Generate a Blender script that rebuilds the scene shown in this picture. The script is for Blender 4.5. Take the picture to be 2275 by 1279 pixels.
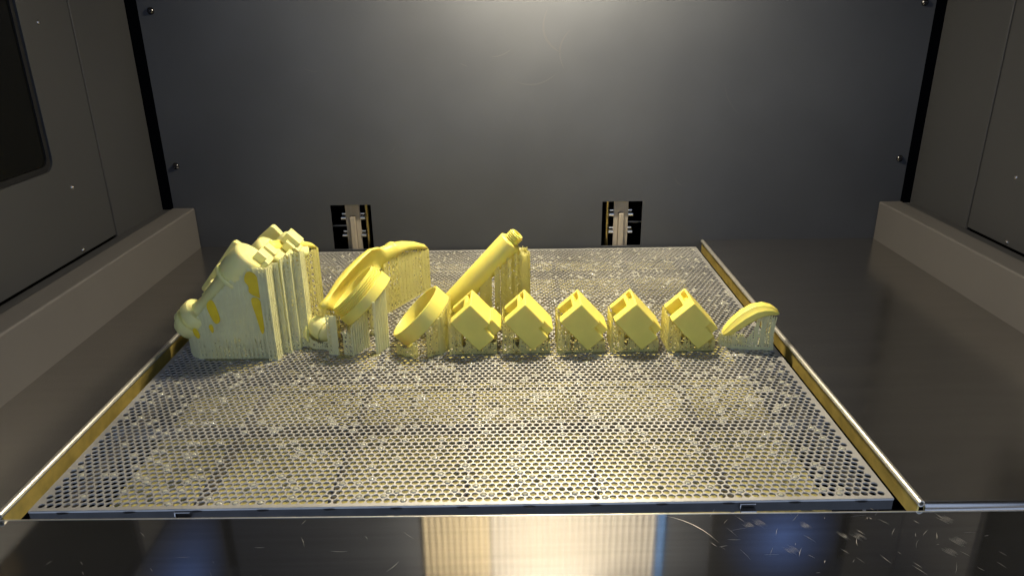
import bpy, bmesh, math, random
import numpy as np
from mathutils import Vector, Matrix

random.seed(7)
S = bpy.context.scene
COL = S.collection
for o in list(bpy.data.objects):
    bpy.data.objects.remove(o)

# ------------------------------------------------------------------ camera
cd = bpy.data.cameras.new('camera')
cam = bpy.data.objects.new('camera', cd)
COL.objects.link(cam)
right = Vector((0.99989434, -0.00887062, -0.01151649))
up = Vector((0.01393356, 0.35899, 0.9332374))
fwd = Vector((0.00414409, 0.93329925, -0.35907566))
m = Matrix((right, up, -fwd)).transposed().to_4x4()
m.translation = Vector((0.0345812, -0.4220795, 0.3224883))
cam.matrix_world = m
cd.sensor_fit = 'HORIZONTAL'
cd.sensor_width = 36.0
cd.lens = 36.0 * 1633.62 / 2275.0
cd.clip_start = 0.01
cd.clip_end = 50
cd.dof.use_dof = False
S.camera = cam

# ------------------------------------------------------------------ world: dim cool room in front of the open machine
W = bpy.data.worlds.new('World')
S.world = W
W.use_nodes = True
W.node_tree.nodes['Background'].inputs[0].default_value = (0.56, 0.70, 1.0, 1)
W.node_tree.nodes['Background'].inputs[1].default_value = 0.92
S.view_settings.view_transform = 'Standard'
S.view_settings.look = 'None'
S.view_settings.exposure = 0.0
S.view_settings.gamma = 1.0
S.cycles.use_denoising = True
S.cycles.max_bounces = 10
S.cycles.diffuse_bounces = 5
S.cycles.glossy_bounces = 5
S.cycles.transmission_bounces = 8
S.cycles.sample_clamp_indirect = 4.0
S.cycles.caustics_reflective = False
S.cycles.caustics_refractive = False

LAMP_POS = (0.085, 0.400, 0.505)
LAMP_RADIANCE = 570.0
LAMP_COL = (1.0, 0.875, 0.645)

# ------------------------------------------------------------------ materials
def mat(name, base, rough=0.5, metal=0.0, var=0.0, vscale=40.0, bump=0.0, bscale=200.0,
        stretch=None, sss=0.0, sssr=(0.004, 0.003, 0.001), trans=0.0, spec=0.5, coat=0.0,
        rvar=0.0, aniso=0.0, base2=None, translucent=0.0):
    M = bpy.data.materials.new(name)
    M.use_nodes = True
    nt = M.node_tree
    b = nt.nodes['Principled BSDF']
    b.inputs['Base Color'].default_value = (*base, 1)
    b.inputs['Roughness'].default_value = rough
    b.inputs['Metallic'].default_value = metal
    b.inputs['Specular IOR Level'].default_value = spec
    b.inputs['Coat Weight'].default_value = coat
    b.inputs['Transmission Weight'].default_value = trans
    b.inputs['Anisotropic'].default_value = aniso
    if sss:
        b.inputs['Subsurface Weight'].default_value = sss
        b.inputs['Subsurface Radius'].default_value = sssr
        b.inputs['Subsurface Scale'].default_value = 1.0
    tc = nt.nodes.new('ShaderNodeTexCoord')
    mp = nt.nodes.new('ShaderNodeMapping')
    nt.links.new(tc.outputs['Object'], mp.inputs['Vector'])
    if stretch:
        mp.inputs['Scale'].default_value = stretch
    def noise(scale, detail=6):
        n = nt.nodes.new('ShaderNodeTexNoise')
        n.inputs['Scale'].default_value = scale
        n.inputs['Detail'].default_value = detail
        nt.links.new(mp.outputs['Vector'], n.inputs['Vector'])
        return n
    if var:
        n = noise(vscale)
        r = nt.nodes.new('ShaderNodeMix')
        r.data_type = 'RGBA'
        lo = base2 if base2 else tuple(c * (1 - var) for c in base)
        hi = base if base2 else tuple(min(1, c * (1 + var)) for c in base)
        r.inputs[6].default_value = (*lo, 1)
        r.inputs[7].default_value = (*hi, 1)
        mr = nt.nodes.new('ShaderNodeMapRange')
        mr.inputs[1].default_value = 0.3
        mr.inputs[2].default_value = 0.7
        nt.links.new(n.outputs[0], mr.inputs[0])
        nt.links.new(mr.outputs[0], r.inputs[0])
        nt.links.new(r.outputs[2], b.inputs['Base Color'])
    if rvar:
        n = noise(vscale * 0.35)
        mr = nt.nodes.new('ShaderNodeMapRange')
        mr.inputs[1].default_value = 0.3
        mr.inputs[2].default_value = 0.7
        mr.inputs[3].default_value = max(0.02, rough - rvar)
        mr.inputs[4].default_value = rough + rvar
        nt.links.new(n.outputs[0], mr.inputs[0])
        nt.links.new(mr.outputs[0], b.inputs['Roughness'])
    if bump:
        n = noise(bscale)
        bp = nt.nodes.new('ShaderNodeBump')
        bp.inputs['Strength'].default_value = bump
        bp.inputs['Distance'].default_value = 0.0006
        nt.links.new(n.outputs[0], bp.inputs['Height'])
        nt.links.new(bp.outputs[0], b.inputs['Normal'])
    if translucent:
        t = nt.nodes.new('ShaderNodeBsdfTranslucent')
        t.inputs['Color'].default_value = (*base, 1)
        mx = nt.nodes.new('ShaderNodeMixShader')
        mx.inputs[0].default_value = translucent
        out = nt.nodes['Material Output']
        nt.links.new(b.outputs[0], mx.inputs[1])
        nt.links.new(t.outputs[0], mx.inputs[2])
        nt.links.new(mx.outputs[0], out.inputs['Surface'])
    return M

def emis(name, col, s, soft=None):
    M = bpy.data.materials.new(name)
    M.use_nodes = True
    b = M.node_tree.nodes['Principled BSDF']
    b.inputs['Base Color'].default_value = (0.02, 0.02, 0.02, 1)
    b.inputs['Roughness'].default_value = 0.3
    b.inputs['Emission Color'].default_value = (*col, 1)
    b.inputs['Emission Strength'].default_value = s
    if soft:
        nt = M.node_tree
        tc = nt.nodes.new('ShaderNodeTexCoord'); mp = nt.nodes.new('ShaderNodeMapping')
        mp.inputs['Location'].default_value = soft[0]; mp.inputs['Scale'].default_value = soft[1]
        g = nt.nodes.new('ShaderNodeTexGradient'); g.gradient_type = 'QUADRATIC_SPHERE'
        mu = nt.nodes.new('ShaderNodeMath'); mu.operation = 'MULTIPLY'; mu.inputs[1].default_value = s
        nt.links.new(tc.outputs['Object'], mp.inputs['Vector']); nt.links.new(mp.outputs[0], g.inputs[0])
        nt.links.new(g.outputs['Fac'], mu.inputs[0]); nt.links.new(mu.outputs[0], b.inputs['Emission Strength'])
    return M

M_wall = mat('back wall paint', (0.052, 0.056, 0.065), 0.42, 0.0, var=0.13, vscale=7, bump=0.05, bscale=700, rvar=0.12)
M_side = mat('side wall paint', (0.038, 0.039, 0.042), 0.5, 0.0, var=0.05, vscale=6, bump=0.12, bscale=900)
M_ledge = mat('ledge paint', (0.100, 0.095, 0.092), 0.5, 0.0, var=0.05, vscale=8, bump=0.12, bscale=900)
M_steel = mat('brushed tray steel', (0.50, 0.48, 0.46), 0.21, 0.97, var=0.05, vscale=10, bump=0.015, bscale=60, stretch=(0.8, 9, 1), rvar=0.03)
M_sill = mat('brushed sill steel', (0.50, 0.50, 0.51), 0.045, 0.975, var=0.08, vscale=14, bump=0.003, bscale=60, stretch=(0.5, 16, 1), rvar=0.02)
def brushed(M, r, an):
    nt = M.node_tree; b = nt.nodes['Principled BSDF']
    for l in list(b.inputs['Roughness'].links) + list(b.inputs['Normal'].links): nt.links.remove(l)
    b.inputs['Roughness'].default_value = r
    b.inputs['Anisotropic'].default_value = an
    c = nt.nodes.new('ShaderNodeCombineXYZ'); c.inputs[1].default_value = 1.0
    nt.links.new(c.outputs[0], b.inputs['Tangent'])
brushed(M_sill, 0.058, 0.0)
M_gold = mat('gold toned steel', (0.62, 0.46, 0.12), 0.38, 0.5, var=0.25, vscale=60, rvar=0.08)  # steel tinted gold, slightly uneven in tone
M_edge = mat('bright rolled steel', (0.90, 0.86, 0.76), 0.36, 0.85, var=0.06, vscale=80)
M_plate = mat('perforated steel', (0.45, 0.44, 0.42), 0.52, 0.55, var=0.20, vscale=14, rvar=0.08)
M_dark = mat('dark steel', (0.036, 0.034, 0.032), 0.35, 0.6, var=0.2, vscale=60)
M_rib = mat('grate steel', (0.16, 0.14, 0.12), 0.5, 0.5, var=0.2, vscale=60)
M_black = mat('black cavity', (0.002, 0.002, 0.002), 0.9, spec=0.0)
M_rubber = mat('black rubber', (0.010, 0.010, 0.011), 0.45, spec=0.3)
M_glass = mat('dark tinted glass', (0.005, 0.005, 0.004), 0.08, spec=0.2)
M_screw = mat('screw steel', (0.55, 0.52, 0.48), 0.22, 1.0)
M_bolt = mat('blackened bolt steel', (0.06, 0.06, 0.065), 0.22, 0.9)
M_chrome = mat('chromed steel', (0.80, 0.78, 0.74), 0.15, 1.0)
M_arm = mat('brushed aluminium', (0.42, 0.37, 0.30), 0.45, 0.35, var=0.12, vscale=50, stretch=(4, 4, 0.4))
M_brass = mat('brass rod', (0.75, 0.55, 0.18), 0.25, 1.0)
M_pool = mat('liquid resin', (0.60, 0.52, 0.17), 0.55, 0.0, var=0.10, vscale=10, spec=0.5)
M_res = mat('yellow resin', (0.90, 0.79, 0.17), 0.40, 0.0, var=0.05, vscale=50, bump=0.15, bscale=500, sss=0.28, sssr=(0.004, 0.003, 0.0012))
M_pale = mat('pale yellow resin', (0.91, 0.86, 0.36), 0.40, 0.0, var=0.05, vscale=50, bump=0.15, bscale=500, sss=0.28, sssr=(0.004, 0.003, 0.0012))
M_sup = mat('support resin', (0.96, 0.92, 0.50), 0.35, 0.0, var=0.08, vscale=90, translucent=0.62)
M_sup2 = mat('pale support resin', (0.96, 0.94, 0.60), 0.35, 0.0, var=0.08, vscale=90, translucent=0.38)
M_backlit = mat('painted backlit glow', (0.97, 0.70, 0.03), 0.22, 0.0, var=0.10, vscale=120, translucent=0.1)  # saturated orange paints the glow of backlit resin
M_drop = mat('clear resin drop', (0.92, 0.90, 0.72), 0.09, 0.0, trans=0.55, spec=0.6)
M_smear = mat('wiped smear', (0.066, 0.067, 0.070), 0.32)
M_puddle = mat('spilt resin film', (0.90, 0.84, 0.42), 0.10, 0.0, trans=0.7, spec=0.5)
M_scr = mat('scratch', (0.42, 0.41, 0.40), 0.5, 1.0)
M_flute = mat('fluted reflector', (0.39, 0.37, 0.345), 0.5, 0.0)
M_flute2 = mat('fluted warm reflector', (0.46, 0.39, 0.26), 0.5, 0.0)
M_flute3 = mat('reflector backing', (0.36, 0.32, 0.26), 0.6)
M_bluep = mat('blue strip', (0.055, 0.12, 0.27), 0.5)
M_led = emis('glowing tube', LAMP_COL, LAMP_RADIANCE)
M_blue = emis('added blue glow', (0.22, 0.40, 1.0), 0.30, ((0, -0.40/0.22, -0.49/0.18), (0, 1/0.22, 1/0.18)))  # soft emission of an added pane, seen only mirrored in the sill
M_blue2 = emis('added blue right glow', (0.22, 0.40, 1.0), 0.34, ((-0.485/0.12, 0, -0.52/0.14), (1/0.12, 0, 1/0.14)))

# ------------------------------------------------------------------ builders
def V(*a):
    return np.array(a if len(a) > 1 else a[0], float)
def nrm(a):
    a = np.asarray(a, float)
    return a / np.linalg.norm(a)

class MB:
    def __init__(s):
        s.v = []; s.f = []
    def add(s, vs, fs):
        o = len(s.v)
        s.v += [tuple(map(float, p)) for p in vs]
        s.f += [tuple(i + o for i in f) for f in fs]
    def box(s, lo, hi):
        x0, y0, z0 = lo; x1, y1, z1 = hi
        s.add([(x0,y0,z0),(x1,y0,z0),(x1,y1,z0),(x0,y1,z0),(x0,y0,z1),(x1,y0,z1),(x1,y1,z1),(x0,y1,z1)],
              [(0,3,2,1),(4,5,6,7),(0,1,5,4),(1,2,6,5),(2,3,7,6),(3,0,4,7)])
    def obox(s, c, X, Y, Z, hx, hy, hz):
        c, X, Y, Z = map(np.asarray, (c, X, Y, Z))
        vs = [c + sx*hx*X + sy*hy*Y + sz*hz*Z for sz in (-1,1) for sx, sy in ((-1,-1),(1,-1),(1,1),(-1,1))]
        s.add(vs, [(0,3,2,1),(4,5,6,7),(0,1,5,4),(1,2,6,5),(2,3,7,6),(3,0,4,7)])
    def bar(s, p, q, w, w2=None):
        p, q = V(p), V(q)
        d = q - p
        L = np.linalg.norm(d)
        if L < 1e-6: return
        d /= L
        r = np.cross(d, (0, 1, 0)) if abs(d[1]) < 0.9 else np.cross(d, (1, 0, 0))
        r = nrm(r); u = np.cross(r, d)
        s.obox((p+q)/2, r, u, d, w/2, (w2 or w)/2, L/2)
    def loft(s, loops, cap=True, closed=False):
        n = len(loops[0]); o = len(s.v)
        for l in loops:
            s.v += [tuple(map(float, p)) for p in l]
        m_ = len(loops)
        for i in range(m_ if closed else m_ - 1):
            a = o + i*n; b = o + ((i+1) % m_)*n
            for j in range(n):
                k = (j+1) % n
                s.f.append((a+j, a+k, b+k, b+j))
        if cap and not closed:
            s.f.append(tuple(o + j for j in reversed(range(n))))
            s.f.append(tuple(o + (m_-1)*n + j for j in range(n)))
    def lathe(s, prof, org, axis, seg=32, closed=False):
        axis = nrm(axis); org = V(org)
        r = nrm(np.cross(axis, (0, 1, 0) if abs(axis[1]) < 0.95 else (0, 0, 1))); u = np.cross(axis, r)
        loops = []
        for (t, rad) in prof:
            rad = max(rad, 1e-5)
            loops.append([org + axis*t + rad*(math.cos(2*math.pi*k/seg)*r + math.sin(2*math.pi*k/seg)*u) for k in range(seg)])
        s.loft(loops, cap=not closed, closed=closed)
    def tube(s, pts, r, seg=8):
        pts = [V(p) for p in pts]
        loops = []
        for i, p in enumerate(pts):
            d = nrm(pts[min(i+1, len(pts)-1)] - pts[max(i-1, 0)])
            a = np.cross(d, (0, 0, 1)) if abs(d[2]) < 0.9 else np.cross(d, (1, 0, 0))
            a = nrm(a); b = np.cross(d, a)
            rr = r[i] if isinstance(r, (list, tuple)) else r
            loops.append([p + rr*(math.cos(2*math.pi*k/seg)*a + math.sin(2*math.pi*k/seg)*b) for k in range(seg)])
        s.loft(loops)
    def mesh(s, name):
        me = bpy.data.meshes.new(name)
        me.from_pydata(s.v, [], s.f)
        me.validate()
        return me
    def build(s, name, material, parent=None, smooth=False, bevel=0.0, bseg=2, solid=0.0, recalc=True, loc=None):
        me = s.mesh(name)
        if recalc:
            bm = bmesh.new(); bm.from_mesh(me)
            bmesh.ops.recalc_face_normals(bm, faces=bm.faces[:])
            bm.to_mesh(me); bm.free()
        me.materials.append(material)
        o = bpy.data.objects.new(name, me)
        COL.objects.link(o)
        if parent is not None:
            o.parent = parent
            o.matrix_parent_inverse = Matrix.Translation(-parent.location)
        if loc is not None:
            o.location = loc
        if smooth:
            for p in me.polygons: p.use_smooth = True
            if smooth != 'all':
                me.set_sharp_from_angle(angle=math.radians(38))
        if solid:
            md = o.modifiers.new('thickness', 'SOLIDIFY'); md.thickness = solid; md.offset = 0
        if bevel:
            md = o.modifiers.new('bevel', 'BEVEL'); md.width = bevel; md.segments = bseg
            md.limit_method = 'ANGLE'; md.angle_limit = math.radians(40)
            md.harden_normals = False
        return o

def thing(name, label, cat, loc=(0, 0, 0), group=None):
    o = bpy.data.objects.new(name, None)
    COL.objects.link(o)
    o.empty_display_size = 0.02
    o.location = loc
    o['label'] = label; o['category'] = cat
    if group: o['group'] = group
    return o
def structure(o):
    o['kind'] = 'structure'; return o
def stuff(o):
    o['kind'] = 'stuff'; return o
def link_copy(o, parent=None, loc=None):
    c = o.copy(); COL.objects.link(c)
    if parent is not None:
        inv = o.matrix_parent_inverse.copy()
        c.parent = parent
        c.matrix_parent_inverse = inv
    if loc is not None: c.location = loc
    return c

def voxel(xs, ys, zs, solid, tf=lambda p: p):
    """boundary faces of a stepped block on an uneven grid; solid(i,j,k) -> bool"""
    mb = MB(); idx = {}
    def vid(i, j, k):
        if (i, j, k) not in idx:
            idx[(i, j, k)] = len(mb.v)
            mb.v.append(tuple(map(float, tf((xs[i], ys[j], zs[k])))))
        return idx[(i, j, k)]
    nx, ny, nz = len(xs)-1, len(ys)-1, len(zs)-1
    def S_(i, j, k):
        return 0 <= i < nx and 0 <= j < ny and 0 <= k < nz and solid(i, j, k)
    for i in range(nx):
        for j in range(ny):
            for k in range(nz):
                if not S_(i, j, k): continue
                if not S_(i-1,j,k): mb.f.append((vid(i,j,k),vid(i,j,k+1),vid(i,j+1,k+1),vid(i,j+1,k)))
                if not S_(i+1,j,k): mb.f.append((vid(i+1,j,k),vid(i+1,j+1,k),vid(i+1,j+1,k+1),vid(i+1,j,k+1)))
                if not S_(i,j-1,k): mb.f.append((vid(i,j,k),vid(i+1,j,k),vid(i+1,j,k+1),vid(i,j,k+1)))
                if not S_(i,j+1,k): mb.f.append((vid(i,j+1,k),vid(i,j+1,k+1),vid(i+1,j+1,k+1),vid(i+1,j+1,k)))
                if not S_(i,j,k-1): mb.f.append((vid(i,j,k),vid(i,j+1,k),vid(i+1,j+1,k),vid(i+1,j,k)))
                if not S_(i,j,k+1): mb.f.append((vid(i,j,k+1),vid(i+1,j,k+1),vid(i+1,j+1,k+1),vid(i,j+1,k+1)))
    return mb

def rrect(cx, cz, hx, hz, r, n=6):
    """rounded rectangle outline, counter-clockwise"""
    pts = []
    for (sx, sz, a0) in ((1, 1, 0), (-1, 1, 90), (-1, -1, 180), (1, -1, 270)):
        for k in range(n+1):
            a = math.radians(a0 + 90*k/n)
            pts.append((cx + sx*(hx-r) + r*math.cos(a), cz + sz*(hz-r) + r*math.sin(a)))
    return pts

# ================================================================== MACHINE CHAMBER
YW = 0.575
# dark interior behind the walls and below the plate
mb = MB()
mb.box((-0.72, 0.66, -0.14), (0.86, 0.67, 0.70))
mb.box((-0.72, -0.02, -0.15), (0.86, 0.66, -0.14))
structure(mb.build('machine_cavity', M_black))
# ceiling
mb = MB(); mb.box((-0.60, -0.30, 0.64), (0.75, 0.655, 0.655))
structure(mb.build('ceiling', M_side))

# back wall with two slots
xs = [-0.4295, -0.2128, -0.1562, 0.1664, 0.2226, 0.5825]
ys = [YW, YW + 0.003]
zs = [-0.05, 0.0005, 0.0655, 0.638]
back = voxel(xs, ys, zs, lambda i, j, k: not (k == 1 and i in (1, 3))).build('back_wall', M_wall)
structure(back)
def screw(parent, p, n, r, name='screw', material=None):
    mb = MB()
    mb.lathe([(0, r*1.15), (r*0.25, r*1.12), (r*0.55, r*0.95), (r*0.85, r*0.6), (r*0.86, r*0.30), (r*0.55, r*0.28), (r*0.5, 0)], p, n, 16)
    return mb.build(name, material or M_screw, parent, smooth=True)
for (x, z) in ((-0.4133, 0.3203), (-0.4160, 0.1231), (0.5680, 0.3191), (0.5713, 0.1205)):
    screw(back, (x, YW + 0.0002, z), (0, -1, 0), 0.0040, material=M_bolt)

# fluted reflector panels high on the back wall (seen mirrored in the front sill)
def fluted(x0, x1, material, label, n):
    t = thing('fluted_reflector', label, 'reflector', ((x0+x1)/2, YW - 0.004, 0.41), group='fluted reflectors on the upper back wall')
    for i in range(n):
        a = x0 + (x1-x0)*i/n; w = (x1-x0)/n
        mb = MB()
        loops = []
        for z in (0.412, 0.615):
            l = []
            for k in range(9):
                th = math.pi*k/8
                l.append((a + w/2 - w*0.34*math.cos(th), YW - 0.003 - w*0.42*math.sin(th), z))
            loops.append(l)
        mb.loft(loops)
        mb.build('flute', material, t, smooth=True)
    mb = MB(); mb.box((x0, YW - 0.0028, 0.408), (x1, YW - 0.0002, 0.619)); mb.build('back_sheet', M_flute3, t)
fluted(-0.1150, -0.0030, M_flute2, 'narrow warm fluted reflector mirrored at the left of the bright sill patch', 11)
fluted(-0.0010, 0.2740, M_flute, 'wide pale fluted reflector mirrored at the right of the bright sill patch', 26)

mb = MB(); mb.box((0.2748, YW - 0.004, 0.408), (0.288, YW - 0.0004, 0.619))
o_ = mb.build('blue_strip', M_bluep); o_['label'] = 'thin blue strip mirrored at the right edge of the bright sill patch'; o_['category'] = 'strip'
# lamp
t = thing('work_lamp', 'warm lit lamp under the chamber ceiling above the plate', 'lamp', LAMP_POS)
lx, ly, lz = LAMP_POS
mb = MB(); mb.box((lx-0.085, ly-0.020, lz+0.016), (lx+0.085, ly+0.020, lz+0.030)); mb.build('housing', M_dark, t, bevel=0.003)
mb = MB(); mb.tube([(lx-0.066, ly, lz), (lx+0.066, ly, lz)], 0.0115, 20); mb.build('glowing_tube', M_led, t, smooth=True)
for sx in (-1, 1):
    mb = MB(); mb.box((lx+sx*0.073-0.0065, ly-0.014, lz-0.013), (lx+sx*0.073+0.0065, ly+0.014, lz+0.0158)); mb.build('tube_holder', M_dark, t, bevel=0.002)
    mb = MB(); mb.tube([(lx+sx*0.06, ly, lz+0.0302), (lx+sx*0.06, ly, 0.6395)], 0.004, 10); mb.build('hanger', M_dark, t, smooth=True)

# side walls: rear strip, door with window, ledge
def side(sx, xw, xl_in, xl_out, zl, yseam, scr, label_door, label_ledge, win):
    # sx=-1 left wall, +1 right wall; surfaces face the chamber
    th = 0.012
    mb = MB()
    mb.box((min(xw, xw+sx*th), yseam + 0.0016, 0.0), (max(xw, xw+sx*th), YW + 0.004, 0.638))
    w = structure(mb.build('side_wall', M_side, bevel=0.001))
    mb = MB(); mb.box((min(xw+sx*0.006, xw+sx*0.014), -0.32, 0.0), (max(xw+sx*0.006, xw+sx*0.014), yseam + 0.0015, 0.638))
    mb.build('door_recess', M_black, w)
    a_, b_ = sorted((xw + sx*0.0008, xw + sx*0.0055))
    mb = MB(); mb.box((a_, yseam - 0.0016, zl - 0.002), (b_, yseam + 0.0014, 0.636)); mb.build('door_seal', M_rubber, w)
    d = thing('access_door', label_door, 'door', (xw, yseam - 0.3, 0.065))
    # door leaf with a rounded window opening
    y0, y1, z0, z1 = -0.30, yseam - 0.0018, zl + 0.0005, 0.634
    wy0, wy1, wz0, wz1 = win
    inner = rrect((wy0+wy1)/2, (wz0+wz1)/2, (wy1-wy0)/2, (wz1-wz0)/2, 0.014)
    outer = []
    cy, cz = (wy0+wy1)/2, (wz0+wz1)/2
    n = 7
    for k, (py, pz) in enumerate(inner):
        c = k // n; j = k % n
        oy = y1 if c in (0, 3) else y0
        oz = z1 if c in (0, 1) else z0
        # spread points along the two outer sides so quads stay convex
        if c == 0: q = (oy, pz if j < n//2 else oz) if j < n//2 else ((py if j > n//2 else oy), oz)
        elif c == 1: q = (py if j < n//2 else oy, oz) if j <= n//2 else (oy, pz)
        elif c == 2: q = (oy, pz) if j < n//2 else ((oy if j == n//2 else py), oz)
        else: q = (py if j < n//2 else oy, oz) if j <= n//2 else (oy, pz)
        outer.append(q)
    mb = MB()
    xf, xb = xw, xw + sx*0.0058
    loops = [[(xf, *p) for p in outer], [(xf, *p) for p in inner], [(xb, *p) for p in inner], [(xb, *p) for p in outer]]
    mb.loft(loops, cap=False, closed=True)
    mb.build('door_leaf', M_side, d)
    g_in = rrect(cy, cz, (wy1-wy0)/2 - 0.006, (wz1-wz0)/2 - 0.006, 0.010)
    g_out = rrect(cy, cz, (wy1-wy0)/2 - 0.0003, (wz1-wz0)/2 - 0.0003, 0.0137)
    mb = MB(); x1_, x2_ = xw + sx*0.0022, xw + sx*0.0056
    mb.loft([[(x1_, *p) for p in g_out], [(x1_, *p) for p in g_in], [(x2_, *p) for p in g_in], [(x2_, *p) for p in g_out]], cap=False, closed=True)
    mb.build('gasket', M_rubber, d)
    mb = MB(); x1_, x2_ = xw + sx*0.0038, xw + sx*0.0055
    gp = rrect(cy, cz, (wy1-wy0)/2 - 0.0063, (wz1-wz0)/2 - 0.0063, 0.0098)
    mb.loft([[(x1_, *p) for p in gp], [(x2_, *p) for p in gp]])
    mb.build('window_pane', M_glass, d)
    for (y, z) in scr:
        screw(d, (xw + sx*0.0002, y, z), (-sx, 0, 0), 0.0022)
    # ledge
    a, b = sorted((xl_in, xl_out))
    l = thing('side_ledge', label_ledge, 'ledge', ((a+b)/2, 0.2, 0.008))
    mb = MB(); mb.box((a, -0.30, -0.004), (b, YW - 0.001, zl)); mb.build('beam', M_ledge, l, bevel=0.0022, bseg=3)
    a, b = sorted((xl_out + sx*0.0002, xw - sx*0.0002))
    mb = MB(); mb.box((a, -0.30, 0.01), (b, YW - 0.001, zl - 0.0025)); mb.build('filler_strip', M_side, l)
    mb = MB(); y_, z_ = scr[-1][0], zl - 0.009
    return w
side(-1, -0.4465, -0.4000, -0.4305, 0.0650, 0.4495, ((0.3874, 0.3112), (0.3802, 0.1401), (0.374, 0.0695)),
     'left dark grey door leaf with a black rounded window', 'left grey beam ledge running back beside the tall cluster',
     (-0.20, 0.3570, 0.1640, 0.560))
side(1, 0.5985, 0.5525, 0.5832, 0.0612, 0.4440, ((0.378, 0.1376), (0.3677, 0.0655)),
     'right dark grey door leaf with two small screws', 'right grey beam ledge at the edge of the wide steel tray',
     (-0.20, 0.300, 0.1640, 0.560))

# glowing panes added out of view to give the sill its blue gleam
def added_blue_pane(label, org, U, c0, c1, z0, z1, n, material):
    t = thing('added_glow_pane', label, 'glow pane', org, group='added blue glow panes')
    org, U, n = V(org), V(U), V(n)
    def slab(u0, u1, w0, w1, d, name, mt):
        mb = MB(); c = org + U*(u0+u1)/2; c[2] = (w0+w1)/2
        mb.obox(c, U, n, (0, 0, 1), abs(u1-u0)/2, d, (w1-w0)/2); mb.build(name, mt, t)
    slab(c0, c1, z0, z1, 0.001, 'pane', material)
added_blue_pane('added blue glow pane gleaming on the left part of the sill', (-0.4440, 0.43, 0.48), (0, 1, 0), -0.190, 0.135, 0.350, 0.630, (1, 0, 0), M_blue)
added_blue_pane('added blue glow pane gleaming on the right part of the sill', (0.485, YW - 0.0025, 0.51), (1, 0, 0), -0.120, 0.092, 0.385, 0.630, (0, 1, 0), M_blue2)

# side trays
def tray(sx, xi, xo, yf, label):
    t = thing('side_tray', label, 'tray', ((xi+xo)/2, 0.28, 0.0))
    a, b = sorted((xi + sx*0.0022, xo))
    mb = MB(); mb.box((a, yf, 0.0060), (b, YW - 0.0006, 0.0076)); mb.build('tray_floor', M_steel, t)
    # rolled rim (hollow tube) along the plate side
    mb = MB()
    o, i = [], []
    for y, rr in ((yf - 0.001, 0.0015), (yf - 0.001, 0.0024), (YW - 0.001, 0.0024), (YW - 0.001, 0.0015)):
        o.append([(xi + rr*math.cos(2*math.pi*k/16), y, 0.0064 + rr*math.sin(2*math.pi*k/16)) for k in range(16)])
    mb.loft(o, cap=False, closed=True)
    mb.build('rolled_rim', M_edge, t, smooth=True)
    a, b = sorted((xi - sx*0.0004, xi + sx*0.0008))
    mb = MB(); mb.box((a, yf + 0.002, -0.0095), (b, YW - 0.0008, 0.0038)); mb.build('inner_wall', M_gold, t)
    # front lip
    a, b = sorted((xi + sx*0.002, xo))
    mb = MB()
    lo_ = []
    for x in (a, b):
        l = []
        for k in range(7):
            th = math.radians(90 + 90*k/6)
            l.append((x, yf + 0.0006 + 0.0035*math.cos(th) , 0.0041 + 0.0035*math.sin(th)))
        l += [(x, yf - 0.0029, -0.0005), (x, yf - 0.0019, -0.0005), (x, yf + 0.0004, 0.0058)]
        lo_.append(l)
    mb.loft(lo_)
    mb.build('front_lip', M_steel, t, smooth=True)
    return t
tray(-1, -0.3100, -0.3998, -0.0125, 'left polished steel side tray between plate and ledge')
tray(1, 0.3100, 0.5522, -0.0140, 'wide right polished steel side tray beside the curved piece')

# front sill
t = thing('front_sill', 'scratched brushed steel sill along the bottom front', 'sill', (0, -0.1, -0.001))
SILL_A, SILL_B = -0.01429, -0.00860
def sill_edge(x):
    return SILL_A + (x + 0.31)*SILL_B
mb = MB()
top = [(-0.60, sill_edge(-0.60)), (0.75, sill_edge(0.75)), (0.75, -0.30), (-0.60, -0.30)]
mb.loft([[(x, y, 0.0015) for x, y in top], [(x, y, 0.0035) for x, y in top]])
mb.build('sill_sheet', M_sill, t)
mb = MB(); mb.tube([(-0.60, sill_edge(-0.60)+0.0006, 0.0029), (0.75, sill_edge(0.75)+0.0006, 0.0029)], 0.0009, 10); mb.build('rolled_edge', M_edge, t, smooth=True)
mb = MB(); mb.tube([(-0.60, sill_edge(-0.60)+0.0030, 0.0002), (0.75, sill_edge(0.75)+0.0030, 0.0002)], 0.0012, 8); mb.build('under_flange', M_dark, t, smooth=True)
mb = MB()
rs = random.Random(3)
def scratch(x, y, ang, L, w, curve=0.0):
    n = 7
    pts = []
    for i in range(n):
        u = (i/(n-1) - 0.5)*L
        v = curve*(u*u*4/(L*L) - 0.3)*L
        pts.append((x + u*math.cos(ang) - v*math.sin(ang), y + u*math.sin(ang) + v*math.cos(ang)))
    for i in range(n-1):
        p, q = V(*pts[i], 0), V(*pts[i+1], 0)
        d = nrm(q-p); k = np.array([-d[1], d[0], 0])*w/2
        wa = math.sin(math.pi*(i+0.15)/(n-1)); wb = math.sin(math.pi*(i+0.95)/(n-1))
        z = np.array([0, 0, 0.00354])
        mb.add([p-k*wa+z, p+k*wa+z, q+k*wb+z, q-k*wb+z, p+z+(0,0,0.00004), q+z+(0,0,0.00004)], [(0,4,5,3),(4,1,2,5)])
for _ in range(90):
    x = rs.choice((rs.uniform(0.15, 0.38), rs.uniform(0.16, 0.33), rs.uniform(-0.30, -0.03)))
    if x < 0 and rs.random() < 0.5: continue
    y = rs.uniform(-0.08, -0.016)
    ang = math.radians(rs.choice((-58, -62, -50, 50, 62, 5)) + rs.uniform(-9, 9))
    scratch(x, y, ang, rs.uniform(0.002, 0.011), rs.uniform(0.00010, 0.00024), rs.uniform(-0.06, 0.06))
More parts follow.
